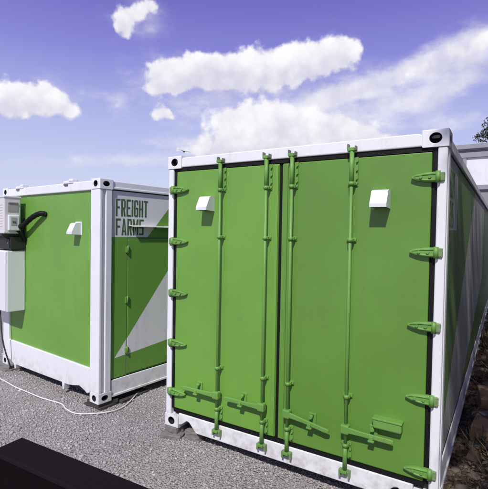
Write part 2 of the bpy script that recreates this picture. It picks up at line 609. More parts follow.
DZ0, DZ1 = .184, H-.146
def door_leaf(x0, x1, rods, hx, tips, hz, hdir, vent_x, inner):
    """one leaf: slab with a folded edge, lock rods, handles, hinges"""
    mb = MB()
    mb.box(x0, x1, .016, .058, DZ0, DZ1, bev=.008)
    # folded lip along the meeting edge and a raised frame strip
    if inner > 0:
        mb.box(x1-.034, x1-.003, .006, .017, DZ0+.01, DZ1-.01, bev=.004)
    else:
        mb.box(x0+.003, x0+.050, .006, .017, DZ0+.01, DZ1-.01, bev=.004)
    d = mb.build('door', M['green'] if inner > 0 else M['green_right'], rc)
    for rx, sgn in rods:
        mb = MB()
        mb.tube([(rx, -.030, .09), (rx, -.030, H-.080)], .0128, 14)
        # thicker sleeves at both ends
        mb.tube([(rx, -.030, .13), (rx, -.030, .315)], .0165, 14)
        mb.tube([(rx, -.030, H-.345), (rx, -.030, H-.10)], .0165, 14)
        # cams
        mb.box(rx-.030, rx+.020, -.050, -.006, H-.105, H-.080, bev=.004)
        mb.box(rx-.030, rx+.020, -.050, -.006, .098, .122, bev=.004)
        rod = mb.build('lock_rod', M['green_fit'], d)
        for bz in (2.25, 1.837, .675, .31):
            mb = MB()
            mb.box(rx-.036, rx+.036, .004, .017, bz-.016, bz+.016, bev=.003)
            mb.tube([(rx, -.030, bz-.014), (rx, -.030, bz+.014)], .0215, 14)
            mb.box(rx-.024, rx+.024, -.028, .006, bz-.012, bz+.012, bev=.003)
            mb.tube([(rx-.029, .008, bz), (rx-.029, -.004, bz)], .007, 8)
            mb.tube([(rx+.029, .008, bz), (rx+.029, -.004, bz)], .007, 8)
            mb.build('rod_bracket', M['green_fit'], d)
        # bearing plates with a row of bolts beside the sleeves
        for (a, b) in ((H-.335, H-.145), (.20, .30)):
            mb = MB()
            mb.box(rx-.030, rx+.038, .006, .017, a, b, bev=.003)
            k = 3 if b > 1 else 2
            for i in range(k):
                zz = a+(b-a)*(i+.5)/k
                mb.tube([(rx+.031, .010, zz), (rx+.031, -.010, zz)], .0075, 8)
            mb.build('bearing_plate', M['green_fit'], d)
    for hxo, sgn, ln, drop in hdir:
        hz0 = .437
        mb = MB()
        mb.box(hxo-.032, hxo+.032, -.066, -.010, hz0-.034, hz0+.034, bev=.010)
        # tapered lever
        a = hxo+sgn*.02
        b = hxo+sgn*ln
        z1 = hz0-drop
        pts = [(a, hz0-.022), (a+sgn*ln*.35, hz0-.018-drop*.35), (b-sgn*.03, z1-.020), (b, z1-.012), (b, z1+.010), (b-sgn*.03, z1+.014), (a+sgn*ln*.35, hz0+.014-drop*.35), (a, hz0+.022)]
        mb.prism(pts, 'y', -.062, -.044, bev=.005)
        mb.build('handle', M['green_fit'], d)
        mb = MB()
        rx2 = hxo+sgn*ln*.56
        zc = hz0-drop*.56
        mb.box(rx2-.030, rx2+.030, .004, .018, zc-.045, zc+.060, bev=.004)
        mb.box(rx2-.022, rx2+.022, -.072, .006, zc-.040, zc-.026, bev=.004)
        mb.box(rx2-.014, rx2+.014, -.070, -.060, zc-.036, zc+.004, bev=.004)
        mb.tube([(rx2, .006, zc+.040), (rx2, -.040, zc+.040)], .014, 10)
        mb.build('handle_catch', M['green_fit'], d)
    for z in hz:
        mb = MB()
        s = 1 if tips > hx else -1
        x_ = lambda k: hx+(tips-hx)*k
        prof = [(x_(-.12), z-.022), (x_(.10), z-.034), (x_(.45), z-.032), (x_(.78), z-.020), (x_(1), z-.006), (x_(1), z+.006), (x_(.78), z+.020), (x_(.45), z+.030), (x_(.10), z+.034), (x_(-.12), z+.022)]
        mb.prism(prof, 'y', -.016, .017, bev=.006)
        # stiffening ridges, knuckle and bolt heads
        mb.tube([(x_(.05), -.014, z+.020), (x_(.5), -.015, z+.018), (x_(.90), -.013, z+.004)], [.008, .007, .004], 8)
        mb.tube([(x_(.05), -.014, z-.022), (x_(.5), -.015, z-.019), (x_(.90), -.013, z-.004)], [.008, .007, .004], 8)
        mb.tube([(x_(-.02), -.012, z-.038), (x_(-.02), -.012, z+.038)], .0165, 12)
        for k in (.28, .62):
            mb.tube([(x_(k), -.010, z), (x_(k), -.028, z)], .010, 8)
        mb.build('hinge', M['green_fit'], d)
        mb = MB()
        xl = hx+(.045 if tips < hx else -.045)
        mb.box(min(xl, hx), max(xl, hx), -.014, .02, z-.030, z+.030, bev=.006)
        mb.build('hinge_lug', M['keeper_green'], d)
    h = vent_hood(d, vent_x, .015, 2.065)
    return d

M['keeper_green'] = plain('green_grey_painted_steel', (.17, .27, .11), .5, .35, 25, .4)
# leaf frames are in container coordinates (x from -W to 0)
door_leaf(-W+.099, -W+1.185, [(-W+.630, -1), (-W+1.089, -1)], -W+.075, -W+.250, [2.270, 1.785, 1.293, .815, .345], [(-W+.630, -1, .39, .0), (-W+1.089, -1, .36, .0)], -W+.485, 1)
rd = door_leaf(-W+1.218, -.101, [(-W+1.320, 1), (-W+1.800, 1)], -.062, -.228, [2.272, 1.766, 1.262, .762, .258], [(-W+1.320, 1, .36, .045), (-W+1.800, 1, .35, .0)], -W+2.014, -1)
mb = MB()
mb.box(-.436, -.240, -.050, .017, .500, .570, bev=.010)
mb.box(-.440, -.236, -.056, .017, .562, .576, bev=.004)
mb.build('lock_box', M['green_fit'], rd)
for rx in (.630, 1.089, 1.320, 1.800):
    for zc in (H-.080, .092):
        mb = MB()
        mb.prism([(-W+rx-.036, zc-.020), (-W+rx+.030, zc-.020), (-W+rx+.030, zc+.014), (-W+rx+.020, zc+.014), (-W+rx+.020, zc-.010), (-W+rx-.026, zc-.010), (-W+rx-.026, zc+.030), (-W+rx-.036, zc+.030)] if zc > 1 else
                 [(-W+rx-.046, zc+.026), (-W+rx-.046, zc-.026), (-W+rx-.030, zc-.026), (-W+rx-.030, zc+.012), (-W+rx+.024, zc+.012), (-W+rx+.024, zc-.026), (-W+rx+.038, zc-.026), (-W+rx+.038, zc+.026)], 'y', -.038, .004, bev=.003)
        mb.build('cam_keeper', M['keeper'] if zc > 1 else M['keeper_green'], rc)
lettering(rc, -.026)

# ---------------- left container, equipment end
YAW = -.1032046
LO = (-1.1359, .1381, -.1204)
lc = empty('shipping_container', LO, YAW, 'green container with a plain end panel, a side door and white lettering panel', 'shipping container', 'green and white shipping containers')
container_shell(lc, .185)
MB().box(-W+.180, -.180, .030, .055, .36, H-.125).build('end_panel', M['green'], lc)
mb = MB()
mb.box(-W+.16, -.16, .004, .07, H-.128, H-.018, bev=.010)
mb.build('end_header', M['white'], lc)
# tall lower rail with two small feet and a low arch by the corner
prof = [(-.165, .385), (-.165, .115), (-.235, .075), (-.29, .100), (-.40, .132), (-.56, .100), (-.66, .086), (-.735, .084),
        (-.748, .000), (-.775, -.002), (-.795, .086), (-1.2, .075), (-1.95, .058), (-2.03, .055), (-2.045, -.010), (-2.075, -.012), (-2.095, .055), (-2.20, .09), (-W+.165, .10), (-W+.165, .385)]
MB().prism(prof, 'y', .006, .085, bev=.006).build('end_sill', M['white'], lc)
for bx in (-.66, -1.92):
    mb = MB()
    mb.box(bx-.11, bx+.11, -.006, .10, H-.030, H+.008, bev=.010)
    mb.box(bx+.02, bx+.11, -.012, .07, H-.010, H+.026, bev=.010)
    o = mb.build('lifting_lug', M['white'], lc)
    mb = MB()
    mb.box(bx-.090, bx-.010, -.012, .006, H-.050, H-.031, bev=.003)
    mb.build('lug_pin', M['keeper'], o)
vent_hood(lc, -.472, .030, 1.942, h=.145)
lettering(lc, -.026)
# side door with hinges and a drip rail over it
mb = MB()
mb.box(-.030, -.018, .405, 1.36, .262, 1.905, bev=.004)
sd = mb.build('side_door', M['side'], lc)
mb = MB()
for a, b, c, d_ in ((.392, .404, .25, 1.916), (1.361, 1.373, .25, 1.916), (.404, 1.361, 1.906, 1.916)):
    mb.box(-.030, -.022, a, b, c, d_)
mb.build('door_seal', M['letter'], sd)
for z in (.55, 1.16, 1.77):
    mb = MB()
    mb.box(-.024, -.004, .372, .424, z-.035, z+.035, bev=.004)
    mb.tube([(-.006, .398, z-.05), (-.006, .398, z+.05)], .010, 10)
    mb.build('hinge', M['green_fit'], sd)
mb = MB()
mb.tube([(-.016, 1.28, 1.02), (.03, 1.28, 1.02), (.034, 1.24, 1.02), (.034, 1.14, 1.02)], .011, 10)
mb.build('handle', M['keeper'], sd)
mb = MB()
mb.prism([(-.028, 2.068), (.040, 2.062), (.045, 2.050), (.041, 2.050), (.037, 2.056), (-.028, 2.061)], 'y', .42, 1.46)
mb.build('drip_rail', M['cream'], lc)

# ---------------- equipment on the left container's end (placed in that container's frame)
LM = Matrix.Translation(LO) @ Matrix.Rotation(YAW, 4, 'Z')
def on_left(x, y, z):
    return LM @ Vector((x, y, z))
def eq(name, x, y, z, label, cat):
    o = empty(name, on_left(x, y, z), YAW, label, cat)
    return o

ac = eq('air_conditioner', -2.17, .028, 1.93, 'off-white outdoor air conditioner mounted high on the container end above a white box', 'air conditioner')
# local to its own empty: x -.41..+.40, y -.30..-.06, z 0..0.50
mb = MB()
mb.box(-.41, .395, -.295, -.075, .010, .500, bev=.016, seg=3)
mb.box(-.418, .403, -.303, -.068, .482, .512, bev=.010)
mb.box(-.413, .398, -.298, -.072, .006, .040, bev=.006)
# slots down the right end of the front
for i in range(9):
    mb.box(.255, .345, -.2985, -.294, .10+i*.036, .112+i*.036)
body = mb.build('casing', M['cream'], ac)
mb = MB()
for r_ in (.06, .095, .13, .165, .198):
    mb.tube([(-.13+r_*math.cos(a*math.pi/18), -.302, .26+r_*math.sin(a*math.pi/18)) for a in range(37)], .0035, 6, caps=False)
for k in range(8):
    a = k*math.pi/4
    mb.tube([(-.13+.03*math.cos(a), -.303, .26+.03*math.sin(a)), (-.13+.2*math.cos(a), -.303, .26+.2*math.sin(a))], .0035, 6)
mb.tube([(-.13, -.296, .26), (-.13, -.308, .26)], .035, 16)
mb.build('fan_grille', M['cream'], ac)
mb = MB()
mb.tube([(-.13, -.2952, .26), (-.13, -.2965, .26)], .205, 32, smooth=False)
mb.build('fan_opening', M['hole'], ac)
mb = MB()
mb.box(.393, .402, -.250, -.115, .300, .430, bev=.004)
mb.box(.393, .4115, -.246, -.120, .414, .432, bev=.004)
mb.build('grip_recess', plain('grey_plastic_recess', (.36, .33, .32), .6, .1), ac)
mb = MB()
mb.prism([(-.255, .045), (-.110, .045), (-.110, .255), (-.255, .255)], 'x', .394, .440, bev=.012)
vc = mb.build('valve_cover', M['white_clean'], ac)
mb = MB()
mb.box(.438, .4435, -.225, -.150, .115, .225, bev=.002)
mb.build('cover_plate', plain('grey_cover_plate', (.40, .38, .38), .6, .1), vc)
mb = MB()
mb.box(.4435, .447, -.205, -.165, .150, .172)
mb.build('rating_label', plain('dark_label', (.10, .09, .09), .6, .1), vc)
for bx in (-.33, .33):
    mb = MB()
    mb.box(bx-.022, bx+.022, -.31, -.004, -.034, .004, bev=.004)
    mb.box(bx-.022, bx+.022, -.012, -.002, -.20, .22, bev=.003)
    mb.prism([(-.29, -.034), (-.24, -.034), (-.012, -.19), (-.012, -.16)], 'x', bx-.012, bx+.012)
    mb.build('wall_bracket', M['bracket'], ac)
# insulated hose from the valves to the wall
pts = spline([(.39, -.11, .11), (.45, -.100, .105), (.52, -.095, .125), (.62, -.090, .175), (.72, -.080, .225), (.82, -.065, .262), (.89, -.045, .278), (.922, -.015, .270), (.930, .006, .258)], 6)
mb = MB()
mb.tube(pts, [.034+.002*math.sin(i*1.3) for i in range(len(pts))], 12)
mb.tube(spline([(.39, -.16, .08), (.41, -.12, .04), (.42, -.06, -.02), (.405, -.02, -.10)], 6), .018, 10)
mb.build('hose', M['rubber'], ac)

jb = eq('junction_box', -2.17, .028, 1.715, 'black box directly under the air conditioner on the container end', 'junction box')
mb = MB()
mb.box(-.36, .385, -.205, -.004, .004, .178, bev=.008)
mb.build('body', M['bracket'], jb)
mb = MB()
mb.box(-.34, .365, -.217, -.203, .018, .165, bev=.004)
mb.build('lid', M['bracket'], jb)
for bx in (-.3, .325):
    mb = MB()
    mb.tube([(bx, -.215, .09), (bx, -.224, .09)], .011, 10)
    mb.build('latch', M['keeper'], jb)

eb = eq('equipment_box', -2.15, .028, .865, 'plain white cabinet on the container end below the air conditioner', 'cabinet')
mb = MB()
mb.box(-.31, .350, -.245, -.003, .0, .835, bev=.010, seg=3)
mb.build('body', M['white_clean'], eb)
mb = MB()
mb.box(-.295, .335, -.262, -.2455, .014, .822, bev=.006)
dr = mb.build('door', M['white_clean'], eb)
mb = MB()
mb.tube([(-.26, -.262, .42), (-.26, -.275, .42)], .016, 14)
mb.box(-.265, -.255, -.282, -.270, .385, .455, bev=.003)
mb.build('latch', M['keeper'], dr)

# dark drop cord
def wpt(x, y, z=None):
    return (x, y, float(gz(x, y)) if z is None else z)
pts = [on_left(-2.21, -.14, .90), on_left(-2.165, -.145, .73), on_left(-2.135, -.14, .49), on_left(-2.13, -.10, .27), on_left(-2.165, -.035, .09), on_left(-2.19, .02, -.05), on_left(-2.21, .12, -.068)]
pts = spline(pts, 6)
cd = MB().tube(pts, .011, 8).build('power_cord', M['cable_dark'], None)
tag(cd, 'dark cord hanging from the white cabinet down to the gravel', 'cord')

# white extension cable lying on the gravel
cp = [(-3.75, .02), (-3.30, .06), (-2.95, .06), (-2.62, .02), (-2.32, .0), (-1.98, -.005), (-1.62, .0), (-1.44, -.06), (-1.26, -.075), (-1.10, .0), (-.985, .16), (-.965, .34), (-1.02, .52), (-1.10, .70), (-1.17, .86), (-1.28, 1.10)]
pts = [(x, y, float(gz(x, y))+.020+.004*math.sin(i*2.1)) for i, (x, y) in enumerate(cp)]
pts = spline(pts, 6)
cb = MB().tube(pts, .0075, 8).build('extension_cable', M['cable_white'], None)
tag(cb, 'thin white cable curving over the gravel round the left container corner', 'cable')

# ---------------- supports under the corners
def block(name, x, y, z0, sx, sy, sz, rz, mat, label, cat, group, bev=.008, jit=.006):
    mb = MB()
    mb.box(-sx/2, sx/2, -sy/2, sy/2, 0, sz, bev=bev, seg=2)
    bmesh.ops.subdivide_edges(mb.bm, edges=[e for e in mb.bm.edges if e.calc_length() > .06], cuts=3, use_grid_fill=True)
    for v in mb.bm.verts:
        v.co += Vector((random.uniform(-jit, jit), random.uniform(-jit, jit), random.uniform(-jit, jit)*.6))
    o = mb.build(name, mat)
    o.location = (x, y, z0)
    o.rotation_euler = (0, 0, rz)
    return tag(o, label, cat, group)

SUP = 'blocks propping up the containers'
def lb(x, y, *a, **k):
    p = on_left(x, y, 0)
    return block(a[0], p.x, p.y, *a[1:], **k)
lb(-.150, .175, 'timber_block', -.210, .30, .34, .048, YAW+.10, M['timber'], 'lower dark board under the lettered container corner beside the white cable', 'timber block', SUP, bev=.004, jit=.003)
lb(-.130, .150, 'timber_block', -.163, .24, .27, .041, YAW-.06, M['timber'], 'upper dark board right under the corner casting of the lettered container', 'timber block', SUP, bev=.004, jit=.003)
lb(-.050, .52, 'timber_block', -.200, .13, .46, .045, YAW+.12, M['timber'], 'long dark board on the gravel along the side of the lettered container', 'timber block', SUP, bev=.004, jit=.003)
lb(-2.36, .10, 'stone_slab', -.205, .40, .36, .048, YAW, M['stone'], 'lower grey slab under the container corner below the white cabinet', 'stone slab', SUP)
lb(-2.37, .09, 'stone_slab', -.162, .33, .30, .042, YAW+.2, M['stone'], 'upper grey slab under the container corner below the white cabinet', 'stone slab', SUP)
block('stone_slab', .080, .060, -.112, .21, .23, .050, .25, M['stone'], 'flat grey slab at the base of the stack under the double-door container corner', 'stone slab', SUP)
block('stone_slab', .080, .090, -.064, .16, .18, .062, -.1, M['stone'], 'smaller slab resting between the casting and the flat grey slab', 'stone slab', SUP)
block('stone_block', .290, .105, -.112, .17, .13, .100, .12, M['stone'], 'pale grey block standing in the notch of the white door sill', 'stone block', SUP, bev=.015)
block('stone_slab', W-.10, .10, -.112, .26, .26, .110, .1, M['stone'], 'grey block under the double-door container corner by the scrap heap', 'stone block', SUP)

# ---------------- low black wall in the near corner
lw = empty('low_wall', (.086, -1.489, float(gz(1.05, -1.56))), rad(2.5), 'low matt black wall with a flat cap at the edge of the gravel', 'low wall')
zb = .5-float(gz(1.05, -1.56))
mb = MB()
mb.box(.018, 2.04, -.188, -.016, -.05, zb-.030, bev=.006)
mb.build('wall_body', M['black_wall'], lw)
mb = MB()
mb.box(0, 2.06, -.204, 0, zb-.030, zb, bev=.007, seg=3)
mb.build('wall_cap', M['black_cap'], lw)

# ---------------- building standing behind the right container
sh = empty('shed', (2.4, 13.5, -.18), 0, 'tall white panelled building with a grey frame behind the double-door container', 'building')
Z = lambda z: z+.18
MB().box(-3.2, 6.0, .06, 7.0, 0, Z(4.88)).build('wall', M['shed_grey'], sh)
mb = MB()
mb.box(-3.3, 6.1, -.10, 7.1, Z(4.90), Z(5.06), bev=.01)
mb.box(-3.25, 6.05, -.02, 7.05, Z(4.86), Z(4.90))
mb.build('roof_edge', M['shed_grey'], sh)
mb = MB()
mb.box(-3.2, 6.0, -.05, .06, Z(4.61), Z(4.78), bev=.006)
mb.box(-3.2, 6.0, -.03, .06, Z(3.50), Z(3.66), bev=.006)
mb.build('cross_beam', M['shed_grey'], sh)
x = -2.7
while x < 5.6:
    MB().box(x-.055, x+.055, -.03, .06, 0, Z(4.61), bev=.004).build('frame_post', M['shed_grey'], sh)
    MB().box(x+.056, x+.844, .02, .059, Z(3.661), Z(4.609)).build('white_panel', M['shed_white'], sh)
    x += .9

# ---------------- tree behind
def tree(name, loc, h, r, label, n_cl=120, n_leaf=130):
    t = empty(name, loc, 0, label, 'tree')
    mb = MB()
    mb.tube(spline([(0, 0, -.3), (.08, 0, h*.3), (-.05, .1, h*.55), (.1, 0, h*.85)], 5), [max(.03, .24*(1-i/15)) for i in range(16)], 10)
    for k in range(9):
        a = k*2.4
        z = h*(.35+.055*k)
        rr = r*(.85-.05*k)
        mb.tube([(0, 0, z), (math.cos(a)*rr*.5, math.sin(a)*rr*.5, z+h*.07), (math.cos(a)*rr, math.sin(a)*rr, z+h*.10)], [.09, .05, .02], 7)
    mb.build('trunk', M['bark'], t)
    cs = []
    while len(cs) < n_cl:
        p = rng.uniform(-1, 1, 3)
        q = np.linalg.norm(p)
        if .35 < q < 1:
            cs.append(p*np.array([r, r, h*.34]) + np.array([0, 0, h*.66]))
    V = []
    for c in cs:
        s = rng.uniform(.35, .75)*r*.42
        m = rng.normal(0, 1, (n_leaf, 3))
        m /= np.linalg.norm(m, axis=1)[:, None]
        m = c + m*s*rng.uniform(.2, 1, (n_leaf, 1))**.5*np.array([1.1, 1.1, .75])
        R = rand_rot(n_leaf)
        ls = rng.uniform(.05, .12, (n_leaf, 1, 1))
        base = np.array([[-1, 0, 0], [0, -.45, .1], [1, 0, 0], [0, .45, .1]])
        V.append(np.einsum('nij,kj->nki', R, base)*ls + m[:, None])
    V = np.concatenate(V)
    f = np.arange(len(V)*4).reshape(-1, 4)
    o = big_mesh('crown', V.reshape(-1, 3), f, M['leaf'])
    o.parent = t
    return t
def leafm():
    m, t, b, tc = new_mat('tree_leaves')
    g = t.node('ShaderNodeNewGeometry').outputs['Random Per Island']
    t.set(b.inputs['Base Color'], t.ramp(g, [(0, (.025, .035, .018)), (.6, (.05, .065, .03)), (1, (.085, .09, .045))]))
    b.inputs['Roughness'].default_value = .6
    return m
M['leaf'] = leafm()
tree('tree', (3.05, 27.0, -.18), 10.0, 2.5, 'dark leafy tree rising above the white panelled building')

# ---------------- unseen tall hedge along the strip on the right, added to shade the container's long side
def shade_hedge():
    h = empty('shade_hedge', (3.75, 4.2, -.14), 0, 'unseen tall hedge along the scrap strip beside the container', 'shade_hedge')
    mb = MB()
    for k in range(11):
        y = -6.3+k*1.27+random.uniform(-.2, .2)
        x = random.uniform(-.1, .1)
        mb.tube([(x, y, -.1), (x+.05, y+.05, 1.6), (x-.03, y-.04, 3.4), (x, y, 4.9)], [.09, .07, .045, .015], 8)
        for q in range(6):
            z = .8+q*.65
            a = random.uniform(0, 6.3)
            mb.tube([(x, y, z), (x+math.cos(a)*.3, y+math.sin(a)*.35, z+.25), (x+math.cos(a)*.5, y+math.sin(a)*.6, z+.6)], [.03, .018, .006], 6)
    mb.build('stems', M['bark'], h)
    n = 12800
    y = rng.uniform(-6.75, 6.9, n)
    z = rng.uniform(.05, 1, n)**.9*(5.5+.35*np.sin(y*1.7)+.25*np.sin(y*4.1+1))
    u = rng.uniform(-1, 1, n); u = np.sign(u)*np.abs(u)**.5
    x = u*(.66+.08*np.sin(y*2.3+z*1.9))
    R = rand_rot(n)
    ls = rng.uniform(.06, .13, (n, 1, 1))
    base = np.array([[-1, 0, 0], [0, -.5, .12], [1, 0, 0], [0, .5, .12]])
    V = np.einsum('nij,kj->nki', R, base)*ls + np.stack([x, y, z], -1)[:, None]
    o = big_mesh('foliage', V.reshape(-1, 3), np.arange(n*4).reshape(-1, 4), M['leaf'])
    o.parent = h
shade_hedge()

# ---------------- scrap and litter beside the right container
def dz(x, y):
    return gz(x, y)+.03*np.clip((np.asarray(x)-2.45)/.3, 0, 1)
litter = island_mat('dry_litter', [(0, (.10, .070, .045)), (.5, (.23, .165, .105)), (.85, (.36, .26, .165)), (1, (.55, .43, .29))], .95, .1)
n = 17000
lx = rng.uniform(2.45, 4.2, n); ly = rng.uniform(-.3, 10, n)
lx[:5000] = rng.uniform(2.44, 2.85, 5000); ly[:5000] = rng.uniform(-.2, 6, 5000)
base = np.array([[-1, 0, 0], [0, -.4, .12], [1, 0, .05], [0, .4, .1]])
ls = rng.uniform(.012, .042, (n, 1, 1))
tilt = rand_rot(n)
V = np.einsum('nij,kj->nki', tilt, base)*ls
V[..., 2] *= .5
V += np.stack([lx, ly, dz(lx, ly)+rng.uniform(.0, .10, n)*np.clip((lx-2.46)*4, .3, 1)], -1)[:, None]
o = big_mesh('leaf_litter', V.reshape(-1, 3), np.arange(n*4).reshape(-1, 4), litter)
tag(o, 'dark dry leaves and twigs covering the strip beside the container', 'leaf litter', kind='stuff')
# soil the litter lies on
n = 11000
ex = rng.uniform(2.44, 4.4, n); ey = rng.uniform(-.3, 11, n)
ex[:4500] = rng.uniform(2.40, 2.72, 4500); ey[:4500] = rng.uniform(-.5, 4.5, 4500)
soil = island_mat('dark_soil', [(0, (.08, .06, .043)), (.6, (.20, .155, .11)), (1, (.35, .28, .21))], .95, .1)
tag(pebbles('soil_clods', ex, ey, np.clip(rng.lognormal(math.log(.017), .5, n), .008, .05), soil, .2, dz), 'dark crumbly soil and rubble under the scrap', 'soil', kind='stuff')

# dry grass and weeds standing in the litter
weedm = island_mat('dry_weeds', [(0, (.10, .10, .04)), (.45, (.20, .17, .08)), (.75, (.30, .23, .12)), (1, (.13, .17, .06))], .8, .2)
cl_ = []
for k in range(64):
    x, y = (rng.uniform(2.54, 3.0), rng.uniform(.45, 8.5))
    nb = rng.integers(14, 30)
    hgt = rng.uniform(.10, .30)+.02*y
    for q in range(nb):
        a = rng.uniform(0, 6.283); ln = hgt*rng.uniform(.5, 1.1); lean = rng.uniform(.1, .75)
        wd = rng.uniform(.004, .011)
        bx, by = x+rng.normal(0, .03), y+rng.normal(0, .05)
        bz = float(dz(bx, by))
        dxy = np.array([math.cos(a), math.sin(a)])
        px = np.array([-math.sin(a), math.cos(a)])*wd
        for (u0, u1, w0, w1) in ((0, .5, 1, .85), (.5, 1, .85, .1)):
            c0 = np.array([bx, by])+dxy*ln*lean*u0**2; c1 = np.array([bx, by])+dxy*ln*lean*u1**2
            z0 = bz+ln*(u0-.3*lean*u0**2); z1 = bz+ln*(u1-.3*lean*u1**2)
            c0[0] = max(c0[0], 2.455); c1[0] = max(c1[0], 2.455)
            cl_.append([[*(c0-px*w0), z0], [*(c0+px*w0), z0], [*(c1+px*w1), z1], [*(c1-px*w1), z1]])
V = np.array(cl_)
o = big_mesh('dry_weeds', V.reshape(-1, 3), np.arange(len(V)*4).reshape(-1, 4), weedm)
tag(o, 'dry brown and green weeds growing through the scrap beside the container', 'weeds', kind='stuff')

# dead stems tangled over the litter
mb = MB()
for k in range(150):
    x, y = random.uniform(2.5, 3.1), random.uniform(.3, 8.5)
    a, l = random.uniform(0, 6.28), random.uniform(.12, .5)
    z = float(dz(x, y))+random.uniform(.02, .12)
    p1 = (max(2.455, x+math.cos(a)*l*.5), y+math.sin(a)*l*.5, z+random.uniform(0, .10))
    p2 = (max(2.455, x+math.cos(a+.4)*l), y+math.sin(a+.4)*l, z+random.uniform(-.02, .18))
    mb.tube([(x, y, z), p1, p2], [.006, .005, .002], 5)
tag(mb.build('twigs', M['plank']), 'tangle of dead brown stems over the scrap strip', 'twigs', kind='stuff')

SCR = 'scrap heaped beside the container'
def plank(name, a, b, w, t, mat, label, roll=0.0):
    a, b = Vector(a), Vector(b)
    d = b-a
    mb = MB()
    mb.box(-d.length/2, d.length/2, -w/2, w/2, -t/2, t/2, bev=.003)
    o = mb.build(name, mat)
    o.location = (a+b)/2
    o.rotation_euler = (Matrix.Rotation(0, 4, 'X') @ d.to_track_quat('X', 'Z').to_matrix().to_4x4() @ Matrix.Rotation(roll, 4, 'X')).to_euler()
    return tag(o, label, 'plank', SCR)

def carton(x, y, z, sx, sy, sz, rz, rx, label):
    root = empty('carton', (x, y, z), rz, label, 'cardboard box', SCR)
    root.rotation_euler = (rx, 0, rz)
    t = .006
    mb = MB()
    mb.box(-sx/2, sx/2, -sy/2, -sy/2+t, 0, sz)
    mb.box(-sx/2, sx/2, sy/2-t, sy/2, 0, sz)
    mb.box(-sx/2, -sx/2+t, -sy/2+t, sy/2-t, 0, sz)
    mb.box(sx/2-t, sx/2, -sy/2+t, sy/2-t, 0, sz)
    mb.box(-sx/2+t, sx/2-t, -sy/2+t, sy/2-t, 0, t)
    mb.build('body', M['cardboard'], root)
    mb = MB()
    R = Matrix.Rotation(.35, 3, 'X')
    mb.box(-sx/2, sx/2, -sy/2-.01, 0, sz+.02, sz+.02+t, rot=R)
    mb.box(-sx/2, sx/2, .004, sy/2+.02, sz-.01, sz-.01+t, rot=Matrix.Rotation(.12, 3, 'X'))
    mb.build('flap', M['cardboard'], root)
    return root

carton(2.70, 2.35, -.06, .26, .34, .20, .15, .1, 'brown carton sitting highest on the scrap heap')
carton(2.72, 1.55, -.09, .30, .32, .17, -.2, -.06, 'flattened brown carton on the scrap heap nearest the doors')
carton(2.80, 4.1, -.07, .35, .4, .24, .3, .0, 'brown carton farthest back along the container wall')
plank('plank', (2.53, 1.25, -.02), (2.86, 1.32, .02), .09, .025, M['plank_grey'], 'short grey plank lying across the scrap heap')
plank('plank', (2.58, 1.0, -.05), (2.70, 1.9, .02), .10, .03, M['plank'], 'brown plank lying lengthways at the near end of the scrap heap', .2)
plank('plank', (2.60, 2.7, -.03), (2.85, 3.7, .12), .11, .03, M['plank'], 'brown plank sloping up towards the back of the scrap heap', -.3)
plank('plank', (2.56, 4.5, -.04), (2.66, 6.4, .0), .12, .03, M['plank'], 'long plank lying far back beside the container wall')
plank('plank', (2.52, 2.05, -.03), (2.80, 2.0, .06), .07, .025, M['plank_grey'], 'grey plank end sticking up between the two nearest cartons', .5)

def rock(x, y, s, label):
    v0, f0 = ico_arrays(3)
    d = np.ones(len(v0))
    for k in range(9):
        n_ = rng.normal(size=3); n_ /= np.linalg.norm(n_)
        d = np.minimum(d, .74/np.maximum(v0@n_, .2))
    v = v0*d[:, None]*s*np.array([1, .8, .65])*(1+rng.normal(0, .012, (len(v0), 1)))
    o = big_mesh('rock', v, f0, M['rockdark'])
    o.location = (x, y, float(dz(x, y))+s*.25)
    o.rotation_euler = (0, 0, random.uniform(0, 6))
    return tag(o, label, 'rock', 'rocks in the scrap heap')
M['rockdark'] = plain('dirty_rock', (.21, .18, .14), .95, .45, 10, 1.0)
for (x, y, s) in [(2.53, 1.42, .05), (2.66, .95, .055), (2.58, 2.15, .06), (2.70, 1.95, .07), (2.56, 1.75, .085), (2.60, .80, .06), (2.72, .72, .07), (2.60, 2.6, .10), (2.66, 3.2, .13), (2.58, 1.08, .06), (2.74, 1.12, .09), (2.63, 5.2, .15), (2.72, 6.9, .2), (2.55, .55, .07)]:
    rock(x, y, s, 'dirty grey-brown rock among the scrap beside the container')

